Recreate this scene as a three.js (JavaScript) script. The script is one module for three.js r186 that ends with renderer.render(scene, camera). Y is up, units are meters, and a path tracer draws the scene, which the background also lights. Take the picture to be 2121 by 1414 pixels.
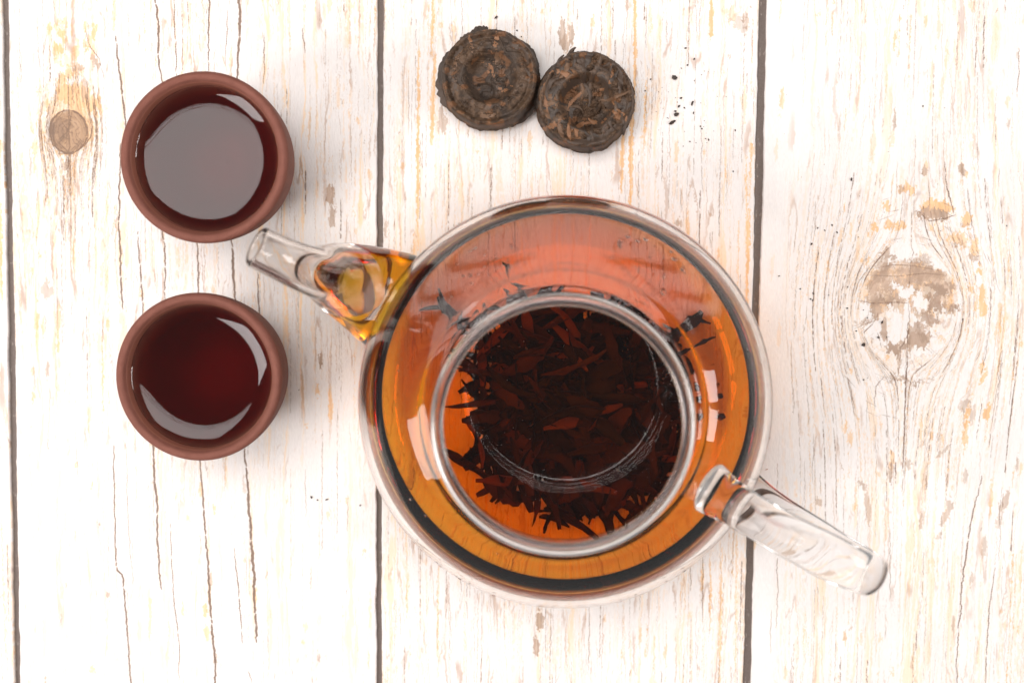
import * as THREE from 'three';
import { RectAreaLightUniformsLib } from 'three/addons/lights/RectAreaLightUniformsLib.js';
import { mergeGeometries, mergeVertices } from 'three/addons/utils/BufferGeometryUtils.js';
import { Brush, Evaluator, SUBTRACTION, INTERSECTION } from 'three-bvh-csg';

// ---------------------------------------------------------------- camera, lamps, exposure
const scene = new THREE.Scene();
scene.background = new THREE.Color(0.44, 0.43, 0.425);      // dim neutral studio round the table

const camera = new THREE.PerspectiveCamera(31.58, 1024 / 682, 0.01, 20);
camera.position.set(0, 0.44, 0);
camera.up.set(0, 0, -1);
camera.lookAt(-0.02274, 0, 0.02943);
camera.focus = 0.425;
camera.userData.fStop = 6.5;
scene.add(camera);

const renderer = new THREE.WebGLRenderer({ antialias: true });
renderer.toneMapping = THREE.LinearToneMapping;
renderer.toneMappingExposure = 0.72;
renderer.shadowMap.enabled = true;

RectAreaLightUniformsLib.init();
function softbox(name, pos, target, w, h, intensity, color) {
  const l = new THREE.RectAreaLight(color, intensity, w, h);
  l.name = name; l.position.set(...pos); l.lookAt(...target); scene.add(l);
  return l;
}
// the big overhead softbox is three panels with thin frame bars between them
const WARM = new THREE.Color(1, 0.955, 0.935);
softbox('overhead_lamp', [-0.19, 0.80, -0.215], [-0.19, 0, -0.215], 0.72, 0.40, 10.5, WARM);
softbox('overhead_lamp_001', [-0.19, 0.80, 0.006], [-0.19, 0, 0.006], 0.72, 0.026, 10.5, WARM);
softbox('overhead_lamp_002', [-0.19, 0.80, 0.033], [-0.19, 0, 0.033], 0.72, 0.014, 10.5, WARM);
softbox('side_lamp', [-0.66, 0.56, 0.30], [0, 0.03, 0.03], 0.34, 0.50, 17, new THREE.Color(1, 0.96, 0.94));
softbox('small_side_lamp', [0.75, 0.50, 0.0], [0.05, 0.05, 0.02], 0.17, 0.22, 21, new THREE.Color(1, 0.96, 0.95));
softbox('small_side_lamp_001', [0.74, 0.50, 0.20], [0.05, 0.05, 0.04], 0.17, 0.22, 21, new THREE.Color(1, 0.96, 0.95));

// ---------------------------------------------------------------- helpers
function rng(seed) {
  let s = seed >>> 0;
  return () => { s = (s + 0x6d2b79f5) | 0; let t = Math.imul(s ^ (s >>> 15), 1 | s); t = (t + Math.imul(t ^ (t >>> 7), 61 | t)) ^ t; return ((t ^ (t >>> 14)) >>> 0) / 4294967296; };
}
const hash = (x, y, z) => { let h = (Math.imul(x, 374761393) + Math.imul(y, 668265263) + Math.imul(z, 2147483647 - 1274126177)) | 0; h = Math.imul(h ^ (h >>> 13), 1274126177); return ((h ^ (h >>> 16)) >>> 0) / 4294967296; };
function n2(x, y, k) {                                       // value noise, 0..1
  const ix = Math.floor(x), iy = Math.floor(y); let fx = x - ix, fy = y - iy;
  fx = fx * fx * (3 - 2 * fx); fy = fy * fy * (3 - 2 * fy);
  const a = hash(ix, iy, k), b = hash(ix + 1, iy, k), c = hash(ix, iy + 1, k), d = hash(ix + 1, iy + 1, k);
  return a + (b - a) * fx + (c - a + (a - b - c + d) * fx) * fy;
}
const fbm = (x, y, k, o = 4) => { let s = 0, a = 0.5, n = 0; for (let i = 0; i < o; i++) { s += a * n2(x, y, k + i * 17); n += a; a *= 0.5; x *= 2.03; y *= 2.03; } return s / n; };
function n3(x, y, z, k) { const iz = Math.floor(z); let f = z - iz; f = f * f * (3 - 2 * f); return n2(x, y, k + iz * 131) * (1 - f) + n2(x, y, k + (iz + 1) * 131) * f; }
const fbm3 = (x, y, z, k, o = 4) => { let s = 0, a = 0.5, n = 0; for (let i = 0; i < o; i++) { s += a * n3(x, y, z, k + i * 17); n += a; a *= 0.5; x *= 2.03; y *= 2.03; z *= 2.03; } return s / n; };
const sst = (a, b, x) => { const t = Math.min(1, Math.max(0, (x - a) / (b - a))); return t * t * (3 - 2 * t); };
const lerp = (a, b, t) => a + (b - a) * t;

function tag(o, label, category, group, kind) {
  if (label) o.userData.label = label;
  if (category) o.userData.category = category;
  if (group) o.userData.group = group;
  if (kind) o.userData.kind = kind;
  return o;
}
const used = {};
function numbered(name) { const n = used[name] = (used[name] ?? -1) + 1; return n ? `${name}_${String(n).padStart(3, '0')}` : name; }
function part(name, geometry, mat, parent) {
  const m = new THREE.Mesh(geometry, mat); m.name = parent === scene ? numbered(name) : name;
  m.castShadow = m.receiveShadow = true; parent.add(m); return m;
}
function thing(name, pos, turn = 0) { const g = new THREE.Group(); g.name = numbered(name); g.position.set(...pos); g.rotation.y = turn; scene.add(g); return g; }
function dataTex(data, w, h, srgb) {
  const t = new THREE.DataTexture(data, w, h); t.magFilter = t.minFilter = THREE.LinearFilter; t.wrapS = t.wrapT = THREE.ClampToEdgeWrapping;
  if (srgb) t.colorSpace = THREE.SRGBColorSpace; t.needsUpdate = true; return t;
}

// ---------------------------------------------------------------- the table: planks of distressed white-painted wood
// Local coordinates of the table in millimetres: u across the planks, v along them.
const V0 = -140, V1 = 205, PXMM = 2048 / (V1 - V0);
const table = new THREE.Group(); table.name = 'tabletop'; table.rotation.y = -0.0099; scene.add(table);
tag(table, 'white painted wooden planks with dark gaps under everything', 'table', null, 'structure');

// strokes of wear painted into a mask: red = bare tan wood, green = grey weathered flake, blue = dark crack
function makePainter(ctx, seed) {
  const r = rng(seed);
  const col = { tan: '255,0,0', grey: '0,255,0', dark: '0,0,255' };
  return {
    line(kind, width, alpha, ...p) {
      ctx.strokeStyle = `rgba(${col[kind]},${alpha})`; ctx.lineCap = 'round'; ctx.lineJoin = 'round';
      const long = kind === 'dark', ph = r() * 50, wob = (y) => (long ? (n2(y * 0.16, ph, 77) - 0.5) * 0.6 + (n2(y * 0.7, ph, 78) - 0.5) * 0.4 : 0);
      const S = Math.max(1, p.length / 2 - 1); let px = p[0] + wob(p[1]), py = p[1];
      for (let i = 0; i + 3 < p.length; i += 2) {
        const [x0, y0, x1, y1] = [p[i], p[i + 1], p[i + 2], p[i + 3]], n = Math.max(2, Math.ceil(Math.hypot(x1 - x0, y1 - y0) / 0.9));
        for (let k = 1; k <= n; k++) {
          const t = k / n, f = (i / 2 + t) / S, y = lerp(y0, y1, t), x = lerp(x0, x1, t) + (S > 1 || Math.abs(y1 - y0) > 8 ? wob(y) : 0) + (r() - 0.5) * 0.28;
          ctx.lineWidth = width * (0.5 + 0.45 * Math.sin(Math.PI * Math.min(1, Math.max(0, f)))) * (0.7 + 0.5 * r()); ctx.beginPath(); ctx.moveTo(px, py); ctx.lineTo(x, y); if (!long || r() > 0.04) ctx.stroke(); px = x; py = y;
        }
      }
    },
    blob(kind, alpha, x, y, rx, ry, rough = 0.35, rot = 0) {
      ctx.fillStyle = `rgba(${col[kind]},${alpha})`; ctx.save(); ctx.translate(x, y); ctx.rotate(rot); ctx.beginPath();
      const n = 14 + Math.floor(r() * 6);
      for (let k = 0; k < n; k++) { const a = k / n * 2 * Math.PI, q = 1 + (r() - 0.5) * 2 * rough; ctx.lineTo(Math.cos(a) * rx * q, Math.sin(a) * ry * q); }
      ctx.closePath(); ctx.fill(); ctx.restore();
    },
    erase(x, y, rx, ry, rough = 0.4) { ctx.globalCompositeOperation = 'destination-out'; this.blob('tan', 1, x, y, rx, ry, rough); ctx.globalCompositeOperation = 'lighter'; },
    r,
  };
}

function plankTexture(seed, u0, u1, opt, paint) {
  const W = Math.round((u1 - u0) * PXMM), H = 2048, cv = document.createElement('canvas'); cv.width = W; cv.height = H;
  const ctx = cv.getContext('2d'); ctx.globalCompositeOperation = 'lighter';
  ctx.scale(PXMM, PXMM); ctx.translate(-u0, -V0);
  const pen = makePainter(ctx, seed);
  // small random wear along the grain
  for (let i = 0; i < (u1 - u0) * 2.0 * opt.wear; i++) {
    const u = lerp(u0, u1, pen.r()), v = lerp(V0, V1, pen.r()), L = 2 + 16 * pen.r() ** 3, k = pen.r();
    if (k < 0.6) pen.blob('tan', 0.25 + 0.5 * pen.r(), u, v, 0.25 + 0.55 * pen.r(), L * 0.5, 0.5, 0.015);
    else if (k < 0.78) pen.blob('grey', 0.3 + 0.5 * pen.r(), u, v, 0.2 + 0.5 * pen.r() ** 2, L * 0.28, 0.5);
    else pen.line('dark', 0.22, 0.5, u, v, u + (pen.r() - 0.5), v + L * 1.2);
  }
  // fine crinkled hairlines that follow the grain round the knots
  const knots = opt.knots ?? [], grain = (u, v) => { let g = u; for (const [cx, cy, R, reach, ay] of knots) { const X = u - cx, Y = (v - cy) * ay, r2 = X * X + Y * Y, fall = Math.exp(-r2 / (reach * reach)); g -= r2 > R * R ? X * R * R / r2 * (0.25 + 0.75 * fall) : X * (0.6 + 0.4 * r2 / (R * R)); } return g; };
  for (let i = 0; i < opt.hair; i++) {
    let u = lerp(u0, u1, pen.r()), v = lerp(V0 - 20, V1, pen.r()); if (knots.length && i % 3 === 0) { const [cx, cy, R] = knots[0], a = 6.283 * pen.r(), q = R * (1.05 + 1.6 * pen.r()); u = cx + Math.cos(a) * q; v = cy + Math.sin(a) * q * 1.2 - 8; } const v1 = v + 6 + 42 * pen.r() ** 1.6, w = 0.13 + 0.2 * pen.r() ** 2, warm = pen.r() < 0.58, al = (0.2 + 0.42 * pen.r() ** 1.5) * (opt.fade ? opt.fade(u, v) : 1), amp = 0.15 + 0.3 * pen.r();
    if (opt.bare && u < opt.bare[1] - 1) continue;
    let px = u, py = v; ctx.lineCap = 'round';
    while (v < v1) {
      const e = 0.3, gu = (grain(u + e, v) - grain(u - e, v)) / (2 * e), gv = (grain(u, v + e) - grain(u, v - e)) / (2 * e), sl = Math.max(-1.2, Math.min(1.2, -gv / Math.max(gu, 0.15)));
      const dv = 0.5 + 0.7 * pen.r(); v += dv; u += sl * dv; const x = u + (pen.r() - 0.5) * amp;
      if (pen.r() > 0.12) { ctx.strokeStyle = `rgba(${warm ? '255,0,40' : '0,60,255'},${al * (0.5 + pen.r())})`; ctx.lineWidth = w * (0.6 + 0.8 * pen.r()); ctx.beginPath(); ctx.moveTo(px, py); ctx.lineTo(x, v); ctx.stroke(); }
      px = x; py = v;
    }
  }
  paint(pen);
  const m = ctx.getImageData(0, 0, W, H).data;
  const at = (x, y, c) => { x = x < 0 ? 0 : x >= W ? W - 1 : x | 0; y = y < 0 ? 0 : y >= H ? H - 1 : y | 0; const i = (y * W + x) * 4; return m[i + c] * m[i + 3] / 65025 * (m[i + 3] ? 255 / m[i + 3] * (m[i + 3] / 255) : 0); };
  const color = new Uint8Array(W * H * 4), bump = new Uint8Array(W * H * 4);
  for (let y = 0; y < H; y++) for (let x = 0; x < W; x++) {
    const u = u0 + x / PXMM, v = V0 + y / PXMM;
    let g = u, inK = 0;
    for (const [cx, cy, R, reach, ay] of knots) {
      const X = u - cx, Y = (v - cy) * ay, r2 = X * X + Y * Y, fall = Math.exp(-r2 / (reach * reach));
      g -= r2 > R * R ? X * R * R / r2 * (0.25 + 0.75 * fall) : X * (0.6 + 0.4 * r2 / (R * R));
      inK = Math.max(inK, 1 - sst(R * 0.9, R * 1.2, Math.sqrt(r2)));
    }
    const wig = (n2(u * 1.1, v * 0.5, seed + 3) - 0.5) * 0.55 + (n2(u * 2.5, v * 1.6, seed + 5) - 0.5) * 0.35 + (n2(u * 0.2, v * 0.05, seed + 4) - 0.5) * 2.4;
    const q = g + wig;
    const region = fbm(u * 0.05, v * 0.016, seed + 9, 3), bareEdge = opt.bare ? sst(opt.bare[0], opt.bare[1], u) : 1;
    const faint = bareEdge * (opt.fade ? opt.fade(u, v) : 1);
    // fine crackled lines along the grain, broken up
    const l1 = Math.abs(n2(q * 0.62, v * 0.021, seed + 11) - 0.5), m1 = sst(0.42, 0.62, n2(q * 0.5, v * 0.09, seed + 12) * 0.6 + region * 0.4);
    const l2 = Math.abs(n2(q * 1.25 + 40, v * 0.05, seed + 13) - 0.5), m2 = sst(0.46, 0.66, n2(q * 0.7, v * 0.12, seed + 14) * 0.55 + region * 0.45);
    const lines = Math.max((1 - sst(0.0, 0.05, l1)) * m1, (1 - sst(0.0, 0.055, l2)) * m2 * 0.8) * faint * opt.lines;
    // warm thin-paint haze showing the wood below
    const hz = sst(0.52, 0.80, n2(q * 1.5, v * 0.035, seed + 21) * 0.62 + region * 0.38) * sst(0.25, 0.6, n2(u * 1.6, v * 0.7, seed + 22)) * faint * opt.haze;
    const streak = sst(0.66, 0.86, n2(q * 0.45, v * 0.008, seed + 25)) * sst(0.3, 0.7, n2(q * 2.2, v * 0.12, seed + 26)) * faint * opt.haze * 0.5;
    // ragged edges for the painted wear
    const jx = x + (n2(u * 1.9, v * 0.9, seed + 31) - 0.5) * 4.5 + (n2(u * 6, v * 3, seed + 32) - 0.5) * 2.5, jy = y + (n2(u * 1.7, v * 1.1, seed + 33) - 0.5) * 16 + (n2(u * 5, v * 4, seed + 34) - 0.5) * 6;
    const wt = n2(u * 3, v * 1.2, seed + 35);
    let tan = at(jx, jy, 0), grey = at(jx, jy, 1), dark = at(x, y, 2);
    tan *= sst(-0.1, 0.3, wt + tan * 0.5); grey *= sst(0.0, 0.35, wt + grey * 0.4);
    const tooth = n2(u * 4.5, v * 0.9, seed + 41) - 0.5, pale = fbm(u * 0.09, v * 0.05, seed + 42, 3) - 0.5;
    let R = 216 + tooth * 9 + pale * 14, G = 211 + tooth * 9 + pale * 14, B = 208 + tooth * 9 + pale * 14;
    const mix = (a, r, gg, b) => { R = lerp(R, r, a); G = lerp(G, gg, a); B = lerp(B, b, a); };
    mix(Math.min(1, hz * 0.55), 222, 190, 160);
    mix(Math.min(1, streak), 232, 186, 132);
    const gr = n2(q * 2.6, v * 0.12, seed + 51);
    mix(Math.min(1, tan * 0.9), 205 + gr * 26, 156 + gr * 32, 104 + gr * 40);
    mix(Math.min(1, grey * 0.95), 140 + gr * 46, 116 + gr * 44, 98 + gr * 42);
    mix(Math.min(1, lines * 0.9), lerp(176, 138, region), lerp(138, 104, region), lerp(114, 84, region));
    mix(Math.min(1, dark * 0.85), 102, 78, 62);
    const i = (y * W + x) * 4; color[i] = R; color[i + 1] = G; color[i + 2] = B; color[i + 3] = 255;
    const hgt = 215 + tooth * 34 - lines * 70 - hz * 22 - tan * 55 - grey * 75 - dark * 150;
    bump[i] = bump[i + 1] = bump[i + 2] = Math.max(0, Math.min(255, hgt)); bump[i + 3] = 255;
  }
  return new THREE.MeshStandardMaterial({ name: 'painted_wood', map: dataTex(color, W, H, true), bumpMap: dataTex(bump, W, H), bumpScale: 0.00035, roughness: 0.62 });
}

function plankGeometry(u0, u1, seed) {                       // a board 6 mm thick with worn, slightly wavy long edges
  const N = 230, pos = [], uv = [], idx = [], b = 0.35, sec = [[0, -6], [0, -b], [b, 0], [0.25, 0], [0.5, 0], [0.75, 0], [-b, 0], [0, -b], [0, -6]];
  for (let i = 0; i <= N; i++) {
    const v = lerp(V0, V1, i / N), wob = (k) => (fbm(v * 0.05, k, seed, 3) - 0.5) * 0.9 + (n2(v * 0.45, k, seed + 7) - 0.5) * 0.35;
    const a = u0 + wob(1.5), c = u1 + wob(7.5);
    sec.forEach(([s, h], j) => { const u = j < 3 ? a + s : j > 5 ? c + s : lerp(a, c, s); pos.push(u / 1000, h / 1000, v / 1000); uv.push((u - u0) / (u1 - u0), (v - V0) / (V1 - V0)); });
  }
  const M = sec.length;
  for (let i = 0; i < N; i++) for (let j = 0; j < M - 1; j++) { const p = i * M + j; idx.push(p, p + M, p + 1, p + 1, p + M, p + M + 1); }
  const g = new THREE.BufferGeometry(); g.setAttribute('position', new THREE.Float32BufferAttribute(pos, 3)); g.setAttribute('uv', new THREE.Float32BufferAttribute(uv, 2)); g.setIndex(idx);
  const f = g.toNonIndexed(); f.computeVertexNormals(); return f;
}

const plankA = plankTexture(101, -208.9, -72.4, { wear: 0.7, hair: 620, lines: 0.6, haze: 1.15, knots: [[-187.0, -45.7, 5.2, 17, 0.9]], fade: (u, v) => 1 - 0.45 * sst(20, 90, v) }, (p) => {
  const D = (w, a, ...q) => p.line('dark', w, a, ...q);
  D(0.7, 0.75, -169.0, -81.2, -167.6, -69.0, -165.9, -54.4, -165.2, -40.9); D(0.75, 0.8, -167.7, -41.4, -168.6, -9.9, -167.9, 0.8, -167.7, 14.2, -167.4, 19.5);
  D(0.75, 0.85, -154.3, -98.5, -154.0, -93.3, -153.0, -82.9, -153.0, -70.9, -151.6, -62.9); D(0.45, 0.6, -147.3, -98.5, -146.9, -84.6, -146.4, -67.6, -146.0, -63.8); D(0.6, 0.75, -134.3, -100.2, -134.2, -93.3, -134.4, -65.5);
  D(0.95, 0.8, -122.9, -98.4, -123.0, -93.3, -123.0, -81.4, -123.7, -64.7); D(0.4, 0.55, -113.8, -80.5, -113.9, -63.3); D(0.6, 0.7, -161.4, -9.1, -160.3, 11.2, -159.6, 23.0);
  D(0.6, 0.7, -152.3, -10.9, -151.3, 2.4, -151.3, 16.7); D(0.6, 0.7, -139.1, -7.5, -138.6, 17.4); D(0.95, 0.7, -126.1, -8.5, -125.7, 4.8, -125.0, 17.3); D(0.6, 0.6, -116.8, 4.7, -116.0, 19.5, -114.6, 27.8);
  D(0.4, 0.5, -99.8, -83.1, -98.9, -74.4); D(0.35, 0.5, -127.4, -89.8, -128.3, -69.0); D(0.35, 0.5, -142.6, -93.3, -141.4, -82.9);
  D(0.8, 0.8, -156.5, 66.3, -156.3, 75.4, -155.5, 88.7, -154.8, 112.8, -153.8, 124.9); D(0.85, 0.85, -138.8, 71.5, -136.5, 107.8, -135.4, 130.9, -133.7, 151.5, -133.4, 160.0, -132.7, 170.8); D(1.0, 0.85, -121.8, 69.3, -120.3, 93.5, -118.6, 117.6, -117.8, 139.9, -117.4, 144.3);
  D(0.65, 0.75, -171.6, 70.6, -171.5, 99.3, -170.8, 117.9, -168.7, 119.7, -168.2, 122.5, -167.3, 141.2, -165.9, 160.9, -165.1, 171.8); D(0.45, 0.6, -150.1, 99.8, -149.4, 126.7, -147.5, 145.3, -147.3, 160.4); D(0.5, 0.65, -125.9, 108.4, -124.2, 128.8, -123.3, 144.7); D(0.3, 0.5, -166.9, 69.6, -166.0, 106.6, -164.3, 123.3); D(0.35, 0.5, -120.6, 155.6, -119.4, 160.0);
  p.line('tan', 0.7, 0.6, -175.5, 30.4, -175.4, 44.9, -175.5, 57.7); p.line('dark', 0.25, 0.4, -186.0, 65.0, -185.2, 92.4); p.line('tan', 0.9, 0.6, -192.4, 28.9, -192.2, 37.0);
  // tan and grey chips
  p.blob('grey', 0.9, -89.5, -22.9, 1.6, 3.3); p.blob('grey', 0.7, -89.2, -15.0, 1.2, 3.6); p.blob('grey', 0.95, -93.2, 36.9, 0.9, 3.0); p.blob('tan', 0.8, -94.6, 48.3, 0.8, 2.0); p.blob('tan', 0.8, -89.6, 53.5, 0.8, 7.5);
  p.blob('tan', 0.8, -137.4, 132.3, 1.0, 2.2); p.blob('tan', 0.7, -136.8, 141.5, 0.9, 3.4); p.blob('grey', 0.6, -135.0, 120.8, 0.7, 2.6); p.blob('grey', 0.6, -133.5, 151.3, 0.7, 2.0); p.blob('grey', 0.5, -94.0, 149.3, 0.5, 2.6); p.blob('tan', 0.6, -180.9, 156.3, 1.2, 1.6); p.blob('grey', 0.5, -88.5, 15.1, 1.0, 3.0);
  p.blob('grey', 0.5, -196.4, 12.7, 2.4, 2.8); p.blob('tan', 0.6, -192.0, 25.2, 0.8, 7); p.blob('tan', 0.55, -82.3, -91.5, 0.8, 3.5); p.blob('tan', 0.5, -82.8, -82.9, 0.8, 5); p.blob('tan', 0.5, -89.9, -91.9, 0.9, 2.5);
  // worn area above the knot
  for (let i = 0; i < 58; i++) { const t = p.r(); p.blob('tan', 0.35 + 0.5 * p.r(), [-183.4, -58.4][0] + (p.r() - 0.5) * 16 * (0.3 + t) - t * 1.5, [-183.5, -54.9][1] - t * 36 + 4, 0.4 + 1.1 * p.r(), 0.7 + 2.2 * p.r(), 0.5); }
  for (let i = 0; i < 26; i++) p.blob('tan', 0.3 + 0.4 * p.r(), [-202.2, -75.9][0] + p.r() * 5, [-202.2, -75.9][1] + p.r() * 130, 0.3 + 0.5 * p.r(), 1 + 2.5 * p.r(), 0.5);
  p.blob('grey', 0.75, -176.7, -71.0, 1.3, 2.6, 0.4, -0.5); p.blob('grey', 0.7, -182.9, -68.9, 2.4, 1.5); p.blob('grey', 0.55, -180.5, -61.1, 1.5, 4.6); p.blob('tan', 0.9, -184.3, -57.5, 4.2, 3.8, 0.5); p.blob('tan', 0.8, -187.9, -60.2, 3.4, 4.6, 0.5); p.blob('tan', 0.75, -178.0, -55.8, 2.6, 4, 0.5);
  D(0.3, 0.6, -180.2, -82.6, -179.2, -78.0, -175.1, -72.1, -173.0, -64.6); D(0.3, 0.5, -180.1, -64.6, -179.4, -57.5, -178.8, -51.4); D(0.35, 0.55, -175.5, -40.9, -176.5, -35.6, -177.8, -28.8);
  p.blob('tan', 1, -187.0, -45.7, 7.4, 8.2, 0.05); p.blob('grey', 0.22, -187.0, -45.7, 7.6, 8.4, 0.09); p.blob('tan', 0.5, -186.1, -51.4, 9, 10, 0.3); p.blob('dark', 0.5, -187.0, -45.7, 7.3, 8.1, 0.08); p.blob('dark', 0.2, -189.4, -47.5, 3.5, 4.5, 0.4); for (let i = 0; i < 60; i++) { const [kx, ky] = [-187.0, -45.7], a = 6.28 * p.r(), q = 6.6 * Math.sqrt(p.r()); (i % 3 ? p.blob('tan', 0.4, kx + Math.cos(a) * q, ky + Math.sin(a) * q * 1.1, 1.4 * p.r() + 0.3, 0.25 + 0.3 * p.r()) : p.line('dark', 0.25, 0.25, kx + Math.cos(a) * q, ky + Math.sin(a) * q * 1.1, kx + Math.cos(a) * q + 1.5 * (p.r() - 0.3), ky + Math.sin(a) * q * 1.1 + 0.6 * (p.r() - 0.5))); } p.blob('grey', 0.25, -190.9, -44.7, 3, 5.5, 0.3);
  for (const f of [0.35, 0.55, 0.75]) for (let a = p.r() * 2, e = a + 4 + 2 * p.r(); a < e; a += 0.3) { const [kx, ky] = [-187.0, -45.7], g = f * (0.95 + 0.1 * p.r()); D(0.25, 0.3 * p.r() + 0.1, kx + Math.cos(a) * 7 * g, ky + Math.sin(a) * 7.7 * g, kx + Math.cos(a + 0.3) * 7 * g, ky + Math.sin(a + 0.3) * 7.7 * g); }
  for (let a = 0; a < 6.2; a += 0.16) { const [kx, ky] = [-187.0, -45.7]; D(0.45 + 0.3 * p.r(), 0.35 + 0.5 * p.r(), kx + Math.cos(a) * 7.1, ky + Math.sin(a) * 7.8, kx + Math.cos(a + 0.2) * 7.1, ky + Math.sin(a + 0.2) * 7.8); }
  D(0.3, 0.7, -187.1, -51.4, -186.5, -48.6, -187.4, -45.7, -185.4, -45.2); D(0.25, 0.5, -190.8, -51.4, -189.0, -48.5, -187.0, -46.1); D(0.3, 0.5, -187.4, -45.7, -190.9, -42.5); D(0.35, 0.7, -178.8, -50.5, -178.1, -47.5, -178.9, -43.5, -180.9, -40.8, -185.5, -37.6, -191.0, -37.6);
  p.blob('grey', 0.8, -188.0, -32.8, 1.2, 1.9); p.blob('tan', 0.6, -185.3, -32.0, 0.6, 2.4); p.blob('tan', 0.5, -190.7, -31.0, 0.6, 2.2);
});
const plankB = plankTexture(202, -70.2, 64.4, { wear: 0.6, hair: 640, lines: 0.5, haze: 0.8 }, (p) => {
  const T = (w, a, ...q) => p.line('tan', w, a, ...q);
  T(1.0, 0.55, -57.5, -76.9, -57.4, -58.8, -57.6, -36.2, -57.6, -20.5, -57.1, -3.0); T(1.1, 0.7, -57.5, -49.3, -57.6, -34.5, -57.2, -18.8); T(1.0, 0.55, -52.2, -96.6, -52.3, -86.4, -52.7, -72.6); T(1.6, 0.4, -51.5, -74.3, -52.0, -58.8, -52.4, -41.5); T(0.8, 0.5, -52.6, -51.9, -52.7, -41.5);
  T(1.15, 0.95, 20.3, -99.9, 20.3, -93.1, 20.6, -74.4, 20.6, -54.7); T(1.6, 0.95, 19.9, -54.7, 19.8, -41.8, 19.8, -20.2); T(1.5, 0.55, 17.1, -48.4, 16.5, -36.6, 16.4, -24.5); T(0.9, 0.5, 24.6, -64.2, 24.6, -41.9); T(0.6, 0.4, 26.4, -88.0, 26.2, -79.5);
  p.blob('tan', 0.95, 47.6, -87.0, 0.75, 8.2, 0.1); p.line('tan', 0.8, 0.5, 60.9, -38.6, 61.4, -21.4, 62.2, -4.1); T(1.3, 0.5, 62.5, -19.7, 62.3, -4.1, 62.3, 16.8); T(0.5, 0.5, 58.8, -16.2, 59.0, 9.9); T(0.5, 0.5, 62.7, -42.0, 62.5, -21.4);
  T(0.7, 0.5, 51.0, 107.4, 51.6, 120.0, 51.6, 134.4); T(1.2, 0.35, 55.3, 103.7, 55.4, 134.3, 55.5, 156.1); p.blob('tan', 0.8, 48.5, 116.1, 0.5, 5.5, 0.2); T(0.6, 0.4, 60.6, 98.2, 61.5, 154.9); T(0.5, 0.35, -49.5, 118.7, -48.8, 155.4); T(0.5, 0.35, -61.5, 64.7, -60.8, 137.3);
  // the under-pot wood that shows through the tea
  T(0.8, 0.5, 5.3, -21.0, 5.5, 17.5, 7.2, 63.5, 7.6, 113.8); T(0.6, 0.4, -31.7, -6.7, -30.7, 64.1, -30.8, 100.2);
  for (let i = 0; i < 26; i++) p.line('dark', 0.35, 0.5, ...((u, v) => [u, v, u + 0.4, v + 10 + 20 * p.r()])(-60 + p.r() * 118, 0 + 105 * p.r()));
  const G = (a, ...q) => p.blob('grey', a, ...q);
  G(0.75, -5.4, -81.6, 1.5, 5.8, 0.25); G(0.75, -2.5, -81.9, 1.0, 4.4, 0.3); G(0.7, -4.2, -77.5, 2.2, 2.6, 0.3); p.erase(-4.1, -84.3, 0.7, 3.2); G(0.65, -48.6, -49.8, 1.5, 4.0, 0.4); G(0.55, 17.6, -90.8, 0.9, 1.5); G(0.35, 57.2, -85.0, 3.4, 2.8, 0.7); G(0.5, 59.8, -86.3, 1.2, 2.4, 0.5); p.blob('tan', 0.4, 54.6, -88.0, 2, 3, 0.7);
  G(0.8, -11.1, 133.3, 1.6, 4.0, 0.2); G(0.8, -12.4, 142.5, 1.2, 4.6, 0.3); G(0.6, 37.2, -13.9, 1.2, 1.4, 0.3); p.blob('tan', 0.6, -35.8, -38.9, 0.5, 1.0); p.blob('tan', 0.5, 62.9, -40.0, 1.0, 2.2); G(0.4, 40.6, -35.9, 0.5, 3); G(0.45, -73.8, -43.1, 0.4, 2); T(0.6, 0.4, 53.5, -36.8, 54.4, -28.2);
  p.line('dark', 0.28, 0.5, -6.1, -67.5, -4.9, -57.2); p.line('dark', 0.25, 0.4, -19.9, -27.7, -20.2, -19.0); p.line('dark', 0.25, 0.4, 62.9, -62.6, 63.5, -52.3); p.line('dark', 0.25, 0.4, 37.9, -26.4, 38.4, -17.8); p.line('dark', 0.25, 0.4, 44.6, -52.2, 45.8, -24.7); p.line('dark', 0.25, 0.4, -45.0, 116.8, -43.9, 151.6);
  for (let i = 0; i < 40; i++) { const u = -70 + 134 * p.r(), v = -140 + 345 * p.r(); p.line('dark', 0.22, 0.28 + 0.2 * p.r(), u, v, u + p.r() - 0.5, v + 8 + 22 * p.r()); }
});
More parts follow.
